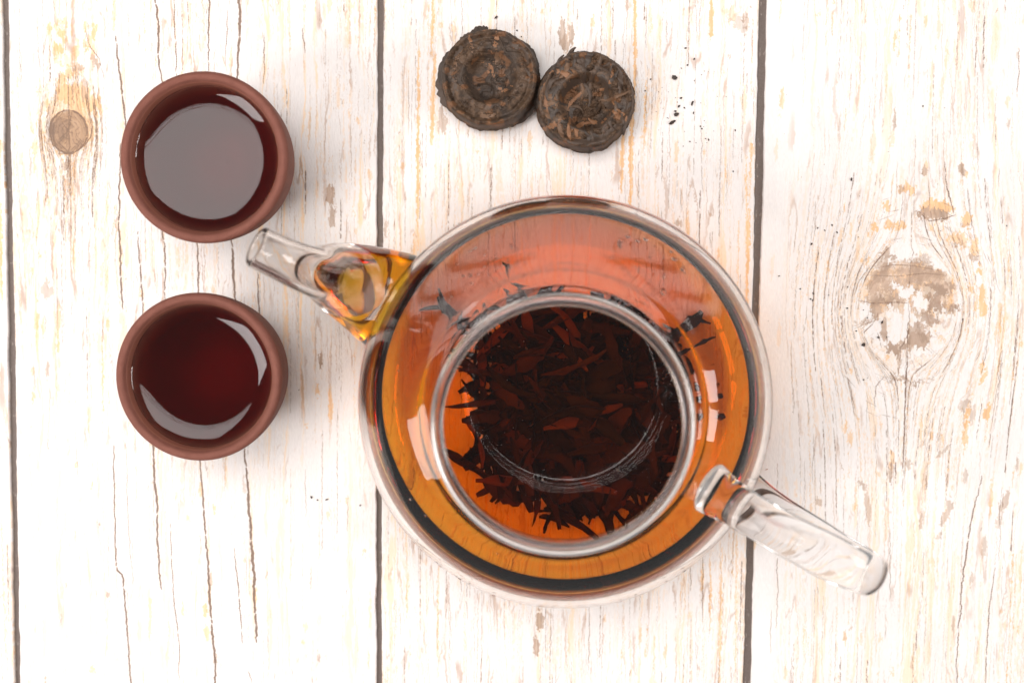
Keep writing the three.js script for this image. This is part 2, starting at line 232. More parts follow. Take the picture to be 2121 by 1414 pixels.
const plankC = plankTexture(303, 67.1, 203.2, { wear: 0.7, hair: 860, lines: 0.4, haze: 0.7, bare: [73, 79], knots: [[120.0, 16.1, 17, 52, 0.82]] }, (p) => {
  const D = (w, a, ...q) => p.line('dark', w, a, ...q), G = (a, ...q) => p.blob('grey', a, ...q), T = (a, ...q) => p.blob('tan', a, ...q);
  // the big knot: weathered upper half, paint flakes over its lower half
  const [kx, ky] = [120.0, 13.5];
  G(0.42, kx, ky - 5, 15.5, 10, 0.12); T(0.30, kx, ky - 4, 16.5, 11, 0.1);
  for (let i = 0; i < 240; i++) { const a = Math.PI + Math.PI * p.r() * 1.05, q = Math.sqrt(p.r()); const x = kx + Math.cos(a) * 17 * q, y = ky + 2 + Math.sin(a) * 16.5 * q; (p.r() < 0.6 ? G : T)(0.25 + 0.35 * p.r(), x, y, 0.8 + 1.6 * p.r(), 0.4 + 0.8 * p.r(), 0.5); }
  G(0.75, 111.6, -3.3, 2.8, 2.2, 0.5); G(0.6, 110.7, -0.2, 3.2, 1.6, 0.5); G(0.5, 122.5, -1.6, 3.5, 1.6, 0.5); G(0.8, 107.5, 7.9, 2.0, 1.6, 0.5); T(0.5, 117.6, 3.2, 11, 1.6, 0.5); G(0.55, 127.8, 3.9, 5, 1.6, 0.5);
  for (let i = 0; i < 16; i++) p.erase(kx + (p.r() - 0.35) * 22, ky + (p.r() - 0.25) * 13, 0.6 + 1.2 * p.r(), 0.6 + 1.1 * p.r());
  p.erase(115.7, 7.8, 2.4, 1.2); p.erase(119.5, 10.1, 3.5, 1.8);
  G(0.9, 108.6, 16.2, 1.8, 3.4, 0.25); G(0.85, 111.4, 24.9, 1.0, 4.6, 0.4); G(0.6, 105.3, 20.6, 4, 0.9, 0.5, -0.25); G(0.9, 129.5, 14.3, 3.0, 3.6, 0.5); G(0.8, 131.4, 9.1, 1.8, 3.2, 0.5); G(0.75, 127.5, 19.5, 3.6, 2.2, 0.5); G(0.95, 124.3, 26.8, 4.6, 3.0, 0.2, -0.35); G(0.85, 120.1, 29.3, 3.2, 1.8, 0.4, -0.3); G(0.95, 114.7, 30.4, 2.6, 1.6, 0.4, 0.35); G(0.75, 123.3, 23.0, 3.2, 1.6, 0.5); G(0.7, 117.2, 34.4, 0.7, 3.5, 0.5); T(0.7, 113.0, 33.3, 1.1, 0.9);
  p.erase(115.5, 19.6, 2.6, 4.4); p.erase(123.9, 13.5, 3.0, 2.6); p.erase(119.7, 17.8, 1.4, 4);
  G(0.7, 115.8, 41.1, 1.6, 0.9, 0.5); G(0.75, 120.1, 41.5, 4.2, 0.7, 0.5, 0.3); G(0.6, 127.0, 41.8, 4.6, 0.6, 0.5, -0.25);
  D(0.35, 0.5, 102.2, 13.2, 107.7, 14.2, 116.2, 13.7, 120.5, 14.0); D(0.35, 0.5, 120.0, 14.4, 120.6, 24.8, 118.1, 30.0, 117.4, 40.5); D(0.3, 0.45, 107.3, 1.7, 114.1, 0.3, 120.9, 0.5, 130.3, 2.2); D(0.3, 0.4, 105.7, 4.1, 115.9, 4.4, 126.1, 3.2, 133.3, 3.9); D(0.3, 0.5, 100.7, 11.1, 102.3, 5.9, 106.4, 0.7); D(0.3, 0.5, 111.9, 40.6, 109.4, 44.1, 109.2, 52.9); D(0.35, 0.5, 109.7, 24.9, 110.9, 30.1); D(0.3, 0.4, 101.1, 23.3, 106.2, 21.1, 109.9, 19.7);
  for (let i = 0; i < 44; i++) { const a = p.r() * 6.28, R = 19 + 16 * p.r(), s = (p.r() < 0.5 ? 1 : -1) * (0.08 + 0.14 * p.r()); p.line('dark', 0.22, 0.25 + 0.25 * p.r(), kx + Math.cos(a) * R, ky + 2 + Math.sin(a) * R * 1.2, kx + Math.cos(a + s) * R, ky + 2 + Math.sin(a + s) * R * 1.2); }
  // chips above and beside the knot
  T(1, 128.4, -20.5, 6.4, 2.6, 0.3); G(0.95, 128.0, -17.8, 6.2, 2.0, 0.25, 0.12); D(0.4, 0.6, 122.8, -18.8, 126.3, -15.4, 132.2, -16.4, 135.9, -17.8); T(0.9, 117.5, -26.9, 2.0, 1.7, 0.4); G(0.7, 116.3, -26.6, 1.1, 1.5); T(0.85, 120.1, -26.3, 1.4, 1.5, 0.4); G(0.85, 124.1, -33.5, 1.0, 1.7); T(0.6, 124.5, -35.5, 0.8, 1.4); G(0.8, 137.1, -33.6, 1.0, 1.8, 0.3, -0.6); T(0.8, 138.8, -31.9, 0.4, 1.4); T(0.95, 107.0, -13.1, 1.3, 2.0, 0.4); T(0.9, 111.1, -20.4, 1.3, 2.0, 0.4); T(0.8, 111.9, -14.2, 1.2, 1.5); T(0.85, 116.7, -13.9, 1.7, 1.3); T(0.6, 114.3, -13.2, 2.6, 0.8); T(0.95, 139.5, -16.0, 1.9, 2.6, 0.35); G(0.5, 139.1, -14.3, 2, 0.8); T(0.8, 127.3, -13.3, 1.1, 0.9);
  T(0.7, 136.7, -9.1, 3.2, 2.4, 0.6); G(0.5, 137.3, -7.4, 3, 1, 0.5); T(0.8, 142.7, -6.6, 1.4, 4.0, 0.4); G(0.7, 142.5, -2.8, 2.2, 1.0); T(0.85, 144.7, 2.0, 1.0, 1.8); T(0.9, 145.9, 11.0, 1.1, 5, 0.3); T(0.95, 146.9, 15.8, 1.6, 2.8, 0.3); T(0.7, 141.6, 8.6, 1.5, 1.1); T(0.6, 143.5, 15.0, 0.6, 2.4); T(0.5, 154.8, 0.2, 0.4, 5); T(0.6, 154.6, 18.3, 0.4, 1.8); T(0.55, 105.5, -1.0, 0.9, 2.4, 0.5, 0.5); T(0.5, 95.3, -9.6, 0.8, 2.8, 0.5, 0.3);
  T(0.95, 149.1, 52.6, 1.1, 3.6, 0.3, 0.35); T(0.9, 141.9, 53.3, 1.1, 1.9, 0.3, 0.4); T(0.95, 141.9, 57.3, 1.1, 1.9, 0.3, 0.3); G(0.5, 144.0, 54.1, 1.0, 3); G(0.5, 141.3, 49.8, 2.4, 1.6, 0.5, -0.6); T(0.8, 147.4, 40.1, 0.7, 3.2, 0.4, 0.4); T(0.7, 146.8, 36.3, 0.8, 1.6);
  D(0.45, 0.6, 131.2, -36.4, 132.6, -26.7, 134.1, -21.9, 135.2, -18.2); D(0.5, 0.65, 148.0, 76.0, 146.3, 85.7, 144.6, 94.6, 143.3, 107.9, 142.5, 119.6, 141.8, 133.9, 141.7, 152.6); D(0.4, 0.55, 154.0, 109.5, 152.5, 124.7, 152.1, 140.8, 152.1, 152.3); D(0.3, 0.45, 116.1, 95.2, 116.9, 122.0); D(0.3, 0.4, 155.2, 80.2, 155.3, 106.8); D(0.35, 0.5, 75.1, 72.9, 76.2, 133.8); D(0.3, 0.45, 155.7, -76.2, 155.6, -59.4);
  G(0.75, 115.7, 74.8, 1.2, 3.2, 0.3); T(0.7, 115.7, 71.3, 0.8, 3.2); G(0.65, 105.8, 80.3, 1.3, 2.6, 0.4, -0.4); G(0.65, 107.8, 88.3, 1.2, 5, 0.3, -0.12); G(0.6, 89.9, 86.9, 1.2, 1.9, 0.25); G(0.5, 121.5, 72.1, 1.8, 1.6, 0.5); G(0.5, 142.2, 76.1, 0.8, 3); G(0.6, 136.6, 89.4, 1.4, 6, 0.4, 0.4); G(0.5, 133.5, 98.4, 0.7, 2.4, 0.4, 0.4); G(0.6, 156.2, 85.5, 1.4, 5, 0.4, 0.2); G(0.5, 154.5, 92.6, 1.1, 2, 0.4); G(0.5, 150.0, 101.6, 1.0, 4, 0.4, 0.2); G(0.55, 128.5, 78.5, 0.6, 1.6); G(0.55, 126.9, 93.2, 0.7, 2.6); G(0.45, 145.6, 114.1, 0.6, 2.8); G(0.5, 139.9, 130.4, 0.7, 4); G(0.4, 125.5, 145.1, 0.6, 3); T(0.6, 100.8, 136.8, 0.8, 2.4); G(0.4, 101.0, 135.9, 0.5, 1.4); T(0.5, 106.7, 135.7, 0.5, 1.6); G(0.6, 160.5, 71.3, 0.7, 3); T(0.7, 141.7, 62.0, 1.2, 3.2, 0.4); G(0.5, 134.2, 67.4, 3.2, 0.9, 0.4, -0.7); T(0.6, 100.8, 62.7, 1.2, 2.2, 0.5); T(0.6, 129.7, 61.4, 0.7, 1.8); T(0.5, 163.2, 110.2, 0.5, 8);
  T(0.5, 85.0, -88.3, 1.0, 0.8); T(0.35, 105.7, -42.3, 0.7, 7); T(0.4, 112.4, -44.8, 0.9, 2.8); T(0.45, 130.4, -72.9, 0.4, 6); T(0.35, 129.1, -59.3, 0.5, 10, 0.4, 0.08); T(0.4, 152.3, -57.7, 0.7, 2); G(0.5, 153.0, -50.1, 0.6, 1.6); G(0.45, 155.3, -73.7, 0.5, 1.8); T(0.45, 125.6, -62.7, 0.4, 9); T(0.4, 138.9, -91.3, 1.4, 2);
  for (let i = 0; i < 46; i++) { const u = 80 + 120 * p.r(), v = -140 + 345 * p.r(); p.line('dark', 0.2, 0.2 + 0.22 * p.r(), u, v, u + (p.r() - 0.6), v + 5 + 16 * p.r()); }
});
for (const [u0, u1, seed, mat] of [[-348, -211.4, 11, plankB], [-208.9, -72.4, 12, plankA], [-70.2, 64.4, 13, plankB], [67.1, 203.2, 14, plankC], [205.6, 341, 15, plankA]]) {
  part('plank', plankGeometry(u0, u1, seed), mat, table);
}
{
  const S = 256, d = new Uint8Array(S * S * 4);
  for (let i = 0; i < S * S; i++) { const x = i % S, y = i / S | 0, g = (n2(x * 0.9, y * 0.9, 5) - 0.5) * 16 + (sst(0.74, 0.84, fbm(x * 0.3, y * 0.09, 6)) * 46); d[i * 4] = 104 + g; d[i * 4 + 1] = 93 + g; d[i * 4 + 2] = 87 + g; d[i * 4 + 3] = 255; }
  const t = dataTex(d, S, S, true); t.wrapS = t.wrapT = THREE.RepeatWrapping; t.repeat.set(12, 6);
  const g = new THREE.BoxGeometry(0.69, 0.012, 0.344); g.translate(-0.0035, -0.0074, 0.0325);
  part('backing_board', g, new THREE.MeshStandardMaterial({ name: 'grey_board', map: t, roughness: 0.9 }), table);
}

// ---------------------------------------------------------------- clay cups and their tea
function smooth(points, n) { return new THREE.CatmullRomCurve3(points.map(([r, y]) => new THREE.Vector3(r, y, 0)), false, 'centripetal').getPoints(n).map((p) => new THREE.Vector2(Math.max(0, p.x) / 100, p.y / 100)); }
const clayTex = (() => {
  const S = 512, c = new Uint8Array(S * S * 4), b = new Uint8Array(S * S * 4), r = rng(7);
  for (let i = 0; i < S * S; i++) {
    const x = i % S, y = i / S | 0, f = fbm(x * 0.05, y * 0.05, 61, 3) - 0.5, g = r() - 0.5, s = r() > 0.985 ? r() * 1.2 : r() > 0.98 ? -0.7 : 0;
    c[i * 4] = 113 + f * 16 + g * 9 + s * 34; c[i * 4 + 1] = 68 + f * 13 + g * 8 + s * 34; c[i * 4 + 2] = 56 + f * 12 + g * 7 + s * 30; c[i * 4 + 3] = 255;
    b[i * 4] = b[i * 4 + 1] = b[i * 4 + 2] = 128 + g * 90 + f * 60; b[i * 4 + 3] = 255;
  }
  const k = [dataTex(c, S, S, true), dataTex(b, S, S)]; for (const t of k) { t.wrapS = t.wrapT = THREE.RepeatWrapping; t.repeat.set(3, 1); } return k;
})();
const clay = new THREE.MeshPhysicalMaterial({ name: 'brown_clay', map: clayTex[0], bumpMap: clayTex[1], bumpScale: 0.00022, roughness: 0.7, specularIntensity: 0.6 });
const cupShape = new THREE.LatheGeometry(smooth([[0, 0.12], [1.3, 0.12], [1.42, 0.0], [1.75, 0.0], [1.9, 0.2], [2.3, 1.0], [2.62, 2.0], [2.79, 3.0], [2.85, 3.7], [2.84, 3.92], [2.74, 4.02], [2.6, 4.0], [2.51, 3.88]], 100), 128);
const cupInside = new THREE.LatheGeometry(smooth([[2.53, 3.9], [2.5, 3.86], [2.44, 3.6], [2.38, 3.0], [2.24, 2.2], [1.95, 1.45], [1.5, 0.9], [0.9, 0.62], [0, 0.55]], 80), 128);
const wetClay = new THREE.MeshPhysicalMaterial({ name: 'wet_clay', color: new THREE.Color().setRGB(0.21, 0.075, 0.048), roughness: 0.5 });
function liquid(R, level, rise, reach, profile, seg = 160) {   // closed body of tea: wall profile below, surface with its meniscus above
  const pts = profile.map(([r, y]) => new THREE.Vector2(r, y)), N = 46;
  for (let i = 0; i <= N; i++) { const t = i / N, r = R * (1 - t * t * 0.999); if (i) pts.push(new THREE.Vector2(i === N ? 0 : r, level + rise * Math.exp(-(R - r) / reach))); else pts.push(new THREE.Vector2(R, level + rise)); }
  return new THREE.LatheGeometry(pts, seg);
}
const cupTea = new THREE.MeshPhysicalMaterial({ name: 'dark_tea', color: 0xffffff, roughness: 0, transmission: 1, ior: 1.37, thickness: 0.03, attenuationColor: new THREE.Color(0.54, 0.022, 0.008), attenuationDistance: 0.03 });
const cupSpots = [[-0.12381, -0.03439, 'brown clay tea cup at the top left, reflecting the lamp', 'dark red tea with a broad grey reflection in the upper clay cup'], [-0.12691, 0.03922, 'brown clay tea cup nearest the lower left, below the other cup', 'dark red tea with a narrow rim of reflections in the lower clay cup']];
let cup0;
cupSpots.forEach(([x, z, label, teaLabel], i) => {
  let c;
  if (!i) { c = cup0 = thing('tea_cup', [x, 0.0005, z]); part('clay_wall', cupShape, clay, c); part('wet_inner_wall', cupInside, wetClay, c); }
  else { c = cup0.clone(); c.name = numbered('tea_cup'); c.position.set(x, 0.0005, z); c.rotation.y = 1.3; scene.add(c); }
  tag(c, label, 'tea cup', 'clay tea cups');
  const level = 0.0335, te = part('cup_of_tea', liquid(0.02435, level, 0.0026, 0.0030, [[0, 0.0052], [0.0092, 0.0059], [0.0153, 0.0087], [0.0198, 0.0142], [0.0227, 0.0218], [0.0241, 0.0302], [0.02435, 0.0350]]), cupTea, scene);
  te.position.set(x, 0.0005, z); tag(te, teaLabel, 'tea');
});

// ---------------------------------------------------------------- the glass teapot
const POT = new THREE.Vector3(-0.0034, 0, 0.0473), AX = new THREE.Vector3(-0.872, 0, -0.4895), SIDE = new THREE.Vector3(0.4895, 0, -0.872);   // AX points along the spout
const LEVEL = 0.0405, WET = 0.025;
const glass = new THREE.MeshPhysicalMaterial({ name: 'clear_glass', color: 0xffffff, roughness: 0, transmission: 1, ior: 1.37, thickness: 0.002, attenuationColor: new THREE.Color(0.92, 0.89, 0.87), attenuationDistance: 0.005 });
const clear = new THREE.MeshPhysicalMaterial({ name: 'thick_clear_glass', color: 0xffffff, roughness: 0, transmission: 1, ior: 1.36, thickness: 0.006 });
// outer profile: flattened belly, low shoulder, short neck (cm)
const outer = (() => {
  const p = [[0, 0.14], [3.2, 0.1], [3.75, 0], [4.0, 0.02]], R = 6.92, H0 = 3.7, bu = 4.15, a = R - 3.9, b = 3.68;
  for (const q of [0.3, 0.5, 0.66, 0.78, 0.86, 0.92, 0.96, 0.985, 0.997]) p.push([3.9 + a * q, 0.02 + b * (1 - Math.pow(1 - Math.pow(q, 4.8), 1 / 4.8))]);
  p.push([R, H0]);
  for (const r of [6.83, 6.58, 6.2, 5.7, 5.1, 4.55]) p.push([r, H0 + bu * Math.sqrt(1 - (r / R) ** 2)]);
  p.push([4.12, 7.02], [3.90, 7.4], [3.78, 7.95], [3.74, 8.6], [3.74, 9.3]);
  return p;
})();
const outerCurve = smooth(outer, 400);
const wallAt = (y) => { for (let i = 60; i + 1 < outerCurve.length; i++) if (outerCurve[i].y <= y && outerCurve[i + 1].y > y) return lerp(outerCurve[i].x, outerCurve[i + 1].x, (y - outerCurve[i].y) / (outerCurve[i + 1].y - outerCurve[i].y)); return 0.03; };
const thick = 0.0024, NECK_Y = 0.0690;
let shoulderInside;
const teapot = thing('teapot', [POT.x, 0.0005, POT.z]);
tag(teapot, 'round clear glass teapot without its lid, full of amber tea', 'teapot');
const pane = new THREE.MeshPhysicalMaterial({ name: 'wet_glass', color: 0xffffff, roughness: 0, transmission: 1, ior: 1.2, thickness: 0 });
{
  // above the tea the wall is a solid shell; below, where tea wets it, only its outer face can be seen
  const NECK = 0.0720, up = outerCurve.filter((p) => p.y > WET && p.y < NECK && p.x > 0.03), k0 = wallAt(WET), end = up.at(-1);
  const inside = shoulderInside = up.map((p, i) => { const a = up[Math.max(0, i - 1)], b = up[Math.min(up.length - 1, i + 1)], t = new THREE.Vector2().subVectors(b, a).normalize(); const th = thick * lerp(1, 0.06, sst(0.72, 1, i / (up.length - 1))); return new THREE.Vector2(p.x - t.y * th, p.y + t.x * th); }).filter((p) => p.y >= WET + 0.0002).reverse();
  part('shoulder', new THREE.LatheGeometry([new THREE.Vector2(k0, WET), ...up, ...inside, new THREE.Vector2(k0 - 0.0025, WET), new THREE.Vector2(k0, WET)], 220), glass, teapot);
  // the thin neck and the fire-polished bead that is its rim
  const neck = part('neck', new THREE.LatheGeometry([new THREE.Vector2(end.x - 0.0008, end.y + 0.0002), ...outerCurve.filter((p) => p.y > NECK && p.y < 0.0922 && p.x > 0.03).map((p) => new THREE.Vector2(p.x - 0.0011, p.y))], 220), new THREE.MeshPhysicalMaterial({ name: 'thin_neck_glass', color: 0xffffff, roughness: 0, transmission: 1, ior: 1.36, thickness: 0 }), teapot);
  const bead = []; for (let i = 0; i <= 24; i++) { const a = i / 24 * 2 * Math.PI; bead.push(new THREE.Vector2(0.0363 + Math.cos(a) * 0.0019, 0.0936 + Math.sin(a) * 0.0014)); }
  part('rim', new THREE.LatheGeometry(bead.reverse(), 220), new THREE.MeshPhysicalMaterial({ name: 'fire_polished_glass', color: 0xffffff, roughness: 0.18, transmission: 1, ior: 1.45, thickness: 0.004 }), neck);
  part('belly', new THREE.LatheGeometry([...outerCurve.filter((p) => p.y < WET - 0.0001 || p.x < 0.03), new THREE.Vector2(k0, WET - 0.0001)].filter((p, i, a) => !(p.x < 0.045 && p.y > 0.06)), 220), pane, teapot);
}

function sweep(rings, seg, loop) {                          // rings of {c: centre, n: in-plane normal, a: half width, b: half height}
  const pos = [], idx = [], uv = [], M = rings.length;
  rings.forEach(({ c, n, a, b }, i) => { for (let k = 0; k <= seg; k++) { const t = k / seg * 2 * Math.PI, p = c.clone().addScaledVector(SIDE, Math.cos(t) * a).addScaledVector(n, Math.sin(t) * b); pos.push(p.x, p.y, p.z); uv.push(k / seg, i / M); } });
  for (let i = 0; i < (loop ? M : M - 1); i++) for (let k = 0; k < seg; k++) { const p = i * (seg + 1) + k, q = ((i + 1) % M) * (seg + 1) + k; idx.push(p, p + 1, q, p + 1, q + 1, q); }
  if (!loop) for (const [i, flip] of [[0, false], [M - 1, true]]) {
    const c = rings[i].c, at = pos.length / 3; pos.push(c.x, c.y, c.z); uv.push(0, 0);
    for (let k = 0; k < seg; k++) { const p = i * (seg + 1) + k; flip ? idx.push(at, p, p + 1) : idx.push(at, p + 1, p); }
  }
  let g = new THREE.BufferGeometry(); g.setAttribute('position', new THREE.Float32BufferAttribute(pos, 3)); g.setIndex(idx);
  g.deleteAttribute('uv'); g = mergeVertices(g, 1e-7); g.computeVertexNormals();
  // outward winding
  const P = g.attributes.position, I = g.index.array; let vol = 0; const A = new THREE.Vector3(), B = new THREE.Vector3(), C = new THREE.Vector3();
  for (let i = 0; i < I.length; i += 3) { A.fromBufferAttribute(P, I[i]); B.fromBufferAttribute(P, I[i + 1]); C.fromBufferAttribute(P, I[i + 2]); vol += A.dot(B.cross(C)); }
  if (vol < 0) { for (let i = 0; i < I.length; i += 3) [I[i], I[i + 1]] = [I[i + 1], I[i]]; g.computeVertexNormals(); }
  g.setAttribute('uv', new THREE.Float32BufferAttribute(new Float32Array(P.count * 2), 2));
  return g;
}
function along(spec, n) {                                   // spec rows [distance along AX, height, half width, half height] in cm
  const cv = new THREE.CatmullRomCurve3(spec.map(([d, h]) => new THREE.Vector3(d, h, 0)), false, 'centripetal'), rv = new THREE.CatmullRomCurve3(spec.map(([, , a, b]) => new THREE.Vector3(a, b, 0)), false, 'centripetal');
  const out = [];
  for (let i = 0; i <= n; i++) {
    const p = cv.getPoint(i / n), t = cv.getTangent(i / n), q = rv.getPoint(i / n), nn = AX.clone().multiplyScalar(-t.y).add(new THREE.Vector3(0, t.x, 0)).normalize();
    out.push({ c: AX.clone().multiplyScalar(p.x / 100).add(new THREE.Vector3(0, p.y / 100, 0)), n: nn, a: q.x / 100, b: q.y / 100 });
  }
  return out;
}
const grow = (rings, by) => rings.map((r) => ({ ...r, a: r.a + by, b: r.b + by }));
const solid = (points, seg) => { const g = new THREE.LatheGeometry(points, seg); return g; };
function brush(g) { const b = new Brush(g); b.updateMatrixWorld(); return b; }
const csg = new Evaluator(); csg.useGroups = false;
const spoutRings = along([[5.2, 2.3, 1.95, 1.85], [6.2, 2.4, 1.9, 1.75], [7.1, 2.75, 1.74, 1.52], [7.95, 3.4, 1.46, 1.24], [8.55, 4.3, 1.2, 1.06], [8.85, 5.3, 0.94, 0.9], [9.0, 6.4, 0.78, 0.76], [9.35, 7.15, 0.71, 0.7], [9.8, 7.65, 0.66, 0.66], [10.2, 7.92, 0.64, 0.64], [10.5, 8.08, 0.63, 0.63]], 80);
const coreOf = (by) => brush(solid([...outerCurve.filter((p) => p.y < 0.070 || p.x < 0.03).filter((p, i) => i % 3 === 0).map((p) => new THREE.Vector2(Math.max(0, p.x - by), p.y)), new THREE.Vector2(0, 0.070)], 160));
const bodyCore = coreOf(0.0004), halfSpace = (lo, hi) => { const b = new THREE.BoxGeometry(0.4, hi - lo, 0.4); b.translate(0, (lo + hi) / 2, 0); return brush(b); };
function without(g, drop) {                                 // leaves out the triangles for which drop(a, b, c) holds
  const f = g.index ? g.toNonIndexed() : g, P = f.attributes.position, N = f.attributes.normal, pos = [], nor = [], v = [0, 1, 2].map(() => new THREE.Vector3());
  for (let i = 0; i < P.count; i += 3) { v.forEach((q, k) => q.fromBufferAttribute(P, i + k)); if (!drop(...v)) for (let k = 0; k < 3; k++) { pos.push(...v[k].toArray()); nor.push(N.getX(i + k), N.getY(i + k), N.getZ(i + k)); } }
  const o = new THREE.BufferGeometry(); o.setAttribute('position', new THREE.Float32BufferAttribute(pos, 3)); o.setAttribute('normal', new THREE.Float32BufferAttribute(nor, 3)); return o;
}
{
  const outR = spoutRings, inR = grow(spoutRings, -0.0016), tip = spoutRings.at(-1), T = 0.0016;
  const t = AX.clone().multiplyScalar(tip.n.y).add(new THREE.Vector3(0, -tip.n.dot(AX), 0)).normalize();
  const lipRings = [0.2, 0.4, 0.6, 0.8].map((f) => ({ c: tip.c.clone().addScaledVector(t, Math.sin(f * Math.PI) * T * 0.5), n: tip.n, a: tip.a - T * (0.5 - 0.5 * Math.cos(f * Math.PI)), b: tip.b - T * (0.5 - 0.5 * Math.cos(f * Math.PI)) }));
  const shell = brush(sweep([...outR, ...lipRings, ...inR.reverse()], 72, true));
  const spout = part('spout', csg.evaluate(brush(csg.evaluate(shell, bodyCore, SUBTRACTION).geometry), halfSpace(LEVEL, 0.14), INTERSECTION).geometry, glass, teapot);
  const low = csg.evaluate(brush(csg.evaluate(brush(sweep(spoutRings, 72, false)), coreOf(0), SUBTRACTION).geometry), halfSpace(-0.02, LEVEL), INTERSECTION).geometry;
  const onBody = (p) => Math.hypot(p.x, p.z) < wallAt(p.y) + 0.0002;
  part('spout_root', without(low, (a, b, c) => Math.min(a.y, b.y, c.y) > LEVEL - 0.00005 || (onBody(a) && onBody(b) && onBody(c))), pane, spout);
}
// beads of water on the shoulder
{
  const r = rng(515), drops = [], bead = new THREE.SphereGeometry(1, 14, 10), up = outerCurve.filter((p) => p.y > 0.038 && p.y < NECK_Y && p.x > 0.03), m4 = new THREE.Matrix4(), yAxis = new THREE.Vector3(0, 1, 0), X = new THREE.Vector3();
  const put = (angle, f, s) => {
    const k = Math.max(1, Math.min(up.length - 2, Math.floor(f * up.length))), p = up[k], t = new THREE.Vector2().subVectors(up[k + 1], up[k - 1]).normalize(), n = new THREE.Vector3(t.y * Math.cos(angle), -t.x, t.y * Math.sin(angle));
    const g = bead.clone(), q = new THREE.Quaternion().setFromUnitVectors(yAxis, n); m4.compose(X.set(p.x * Math.cos(angle), p.y, p.x * Math.sin(angle)), q, new THREE.Vector3(s * (0.8 + 0.5 * r()), s * 0.45, s * (0.8 + 0.5 * r()))); g.applyMatrix4(m4); drops.push(g);
  };
  for (let i = 0; i < 34; i++) put(-2.35 + 0.5 * r(), 0.55 + 0.3 * r(), 0.00022 + 0.0006 * r() ** 2.5);      // upper left
  for (let i = 0; i < 26; i++) put(-1.3 + 0.45 * r(), 0.5 + 0.35 * r(), 0.00022 + 0.0008 * r() ** 2.5);       // upper right
  for (let i = 0; i < 30; i++) put(0.9 + 1.6 * r(), 0.08 + 0.2 * r(), 0.0002 + 0.0004 * r() ** 2);            // lower edge
  for (let i = 0; i < 14; i++) put(6.28 * r(), 0.1 + 0.8 * r(), 0.0002 + 0.0003 * r());
  tag(part('water_droplets', mergeGeometries(drops), clear, teapot), null, null, null, 'stuff');
}
// handle: one solid loop of flattened glass rod, on the side away from the spout
{
  const rings = along([[-4.8, 5.85, 0.86, 0.5], [-5.2, 6.45, 0.82, 0.48], [-5.55, 6.98, 0.72, 0.44], [-6.05, 7.45, 0.66, 0.41], [-6.9, 7.95, 0.64, 0.39], [-8.2, 8.2, 0.66, 0.38], [-9.5, 8.1, 0.66, 0.38], [-10.45, 7.6, 0.64, 0.38], [-10.6, 6.85, 0.62, 0.37], [-10.0, 5.95, 0.6, 0.37], [-9.2, 5.05, 0.6, 0.37], [-8.35, 4.2, 0.6, 0.38], [-7.6, 3.55, 0.66, 0.44], [-6.9, 3.15, 0.82, 0.52], [-6.3, 2.9, 0.9, 0.6]], 130);
  const cut = csg.evaluate(brush(sweep(rings, 48, false)), bodyCore, SUBTRACTION);
  part('handle', cut.geometry, new THREE.MeshPhysicalMaterial({ name: 'clear_handle_glass', color: 0xffffff, roughness: 0.03, transmission: 1, ior: 1.22, thickness: 0.008 }), teapot).rotation.y = 0.04;
}

// tea in the pot and in the spout
const amber = new THREE.MeshPhysicalMaterial({ name: 'amber_tea', color: 0xffffff, roughness: 0, transmission: 1, ior: 1.333, thickness: 0.06, attenuationColor: new THREE.Color(0.99, 0.30, 0.0004), attenuationDistance: 0.054 });
const potTea = thing('pot_of_tea', [POT.x, 0.0005, POT.z]);
tag(potTea, 'clear amber tea filling the glass teapot up to its shoulder', 'tea');
{
  const prof = outerCurve.filter((p) => (p.y < WET - 0.0005 && p.x > 0.045) || p.y < 0.01).map((p) => [Math.max(0, p.x - 0.00012), p.y + 0.00012]);
  const into = 0.00008, wet = [...shoulderInside].reverse().filter((p) => p.y > WET + 0.0004 && p.y < LEVEL - 0.0002).map((p) => [p.x + into, p.y]);
  prof.push([wallAt(WET) - 0.0003, WET - 0.0002], [wet[0][0], WET - 0.0001], ...wet);
  part('tea_body', liquid(wet.at(-1)[0], LEVEL, 0.0014, 0.0018, prof, 220), amber, potTea);
  const t1 = csg.evaluate(brush(sweep(grow(spoutRings, -0.00012), 72, false)), halfSpace(-0.02, LEVEL - 0.0001), INTERSECTION), t2 = csg.evaluate(brush(t1.geometry), coreOf(-0.00012), SUBTRACTION);
  part('spout_tea', t2.geometry, amber, potTea);
}

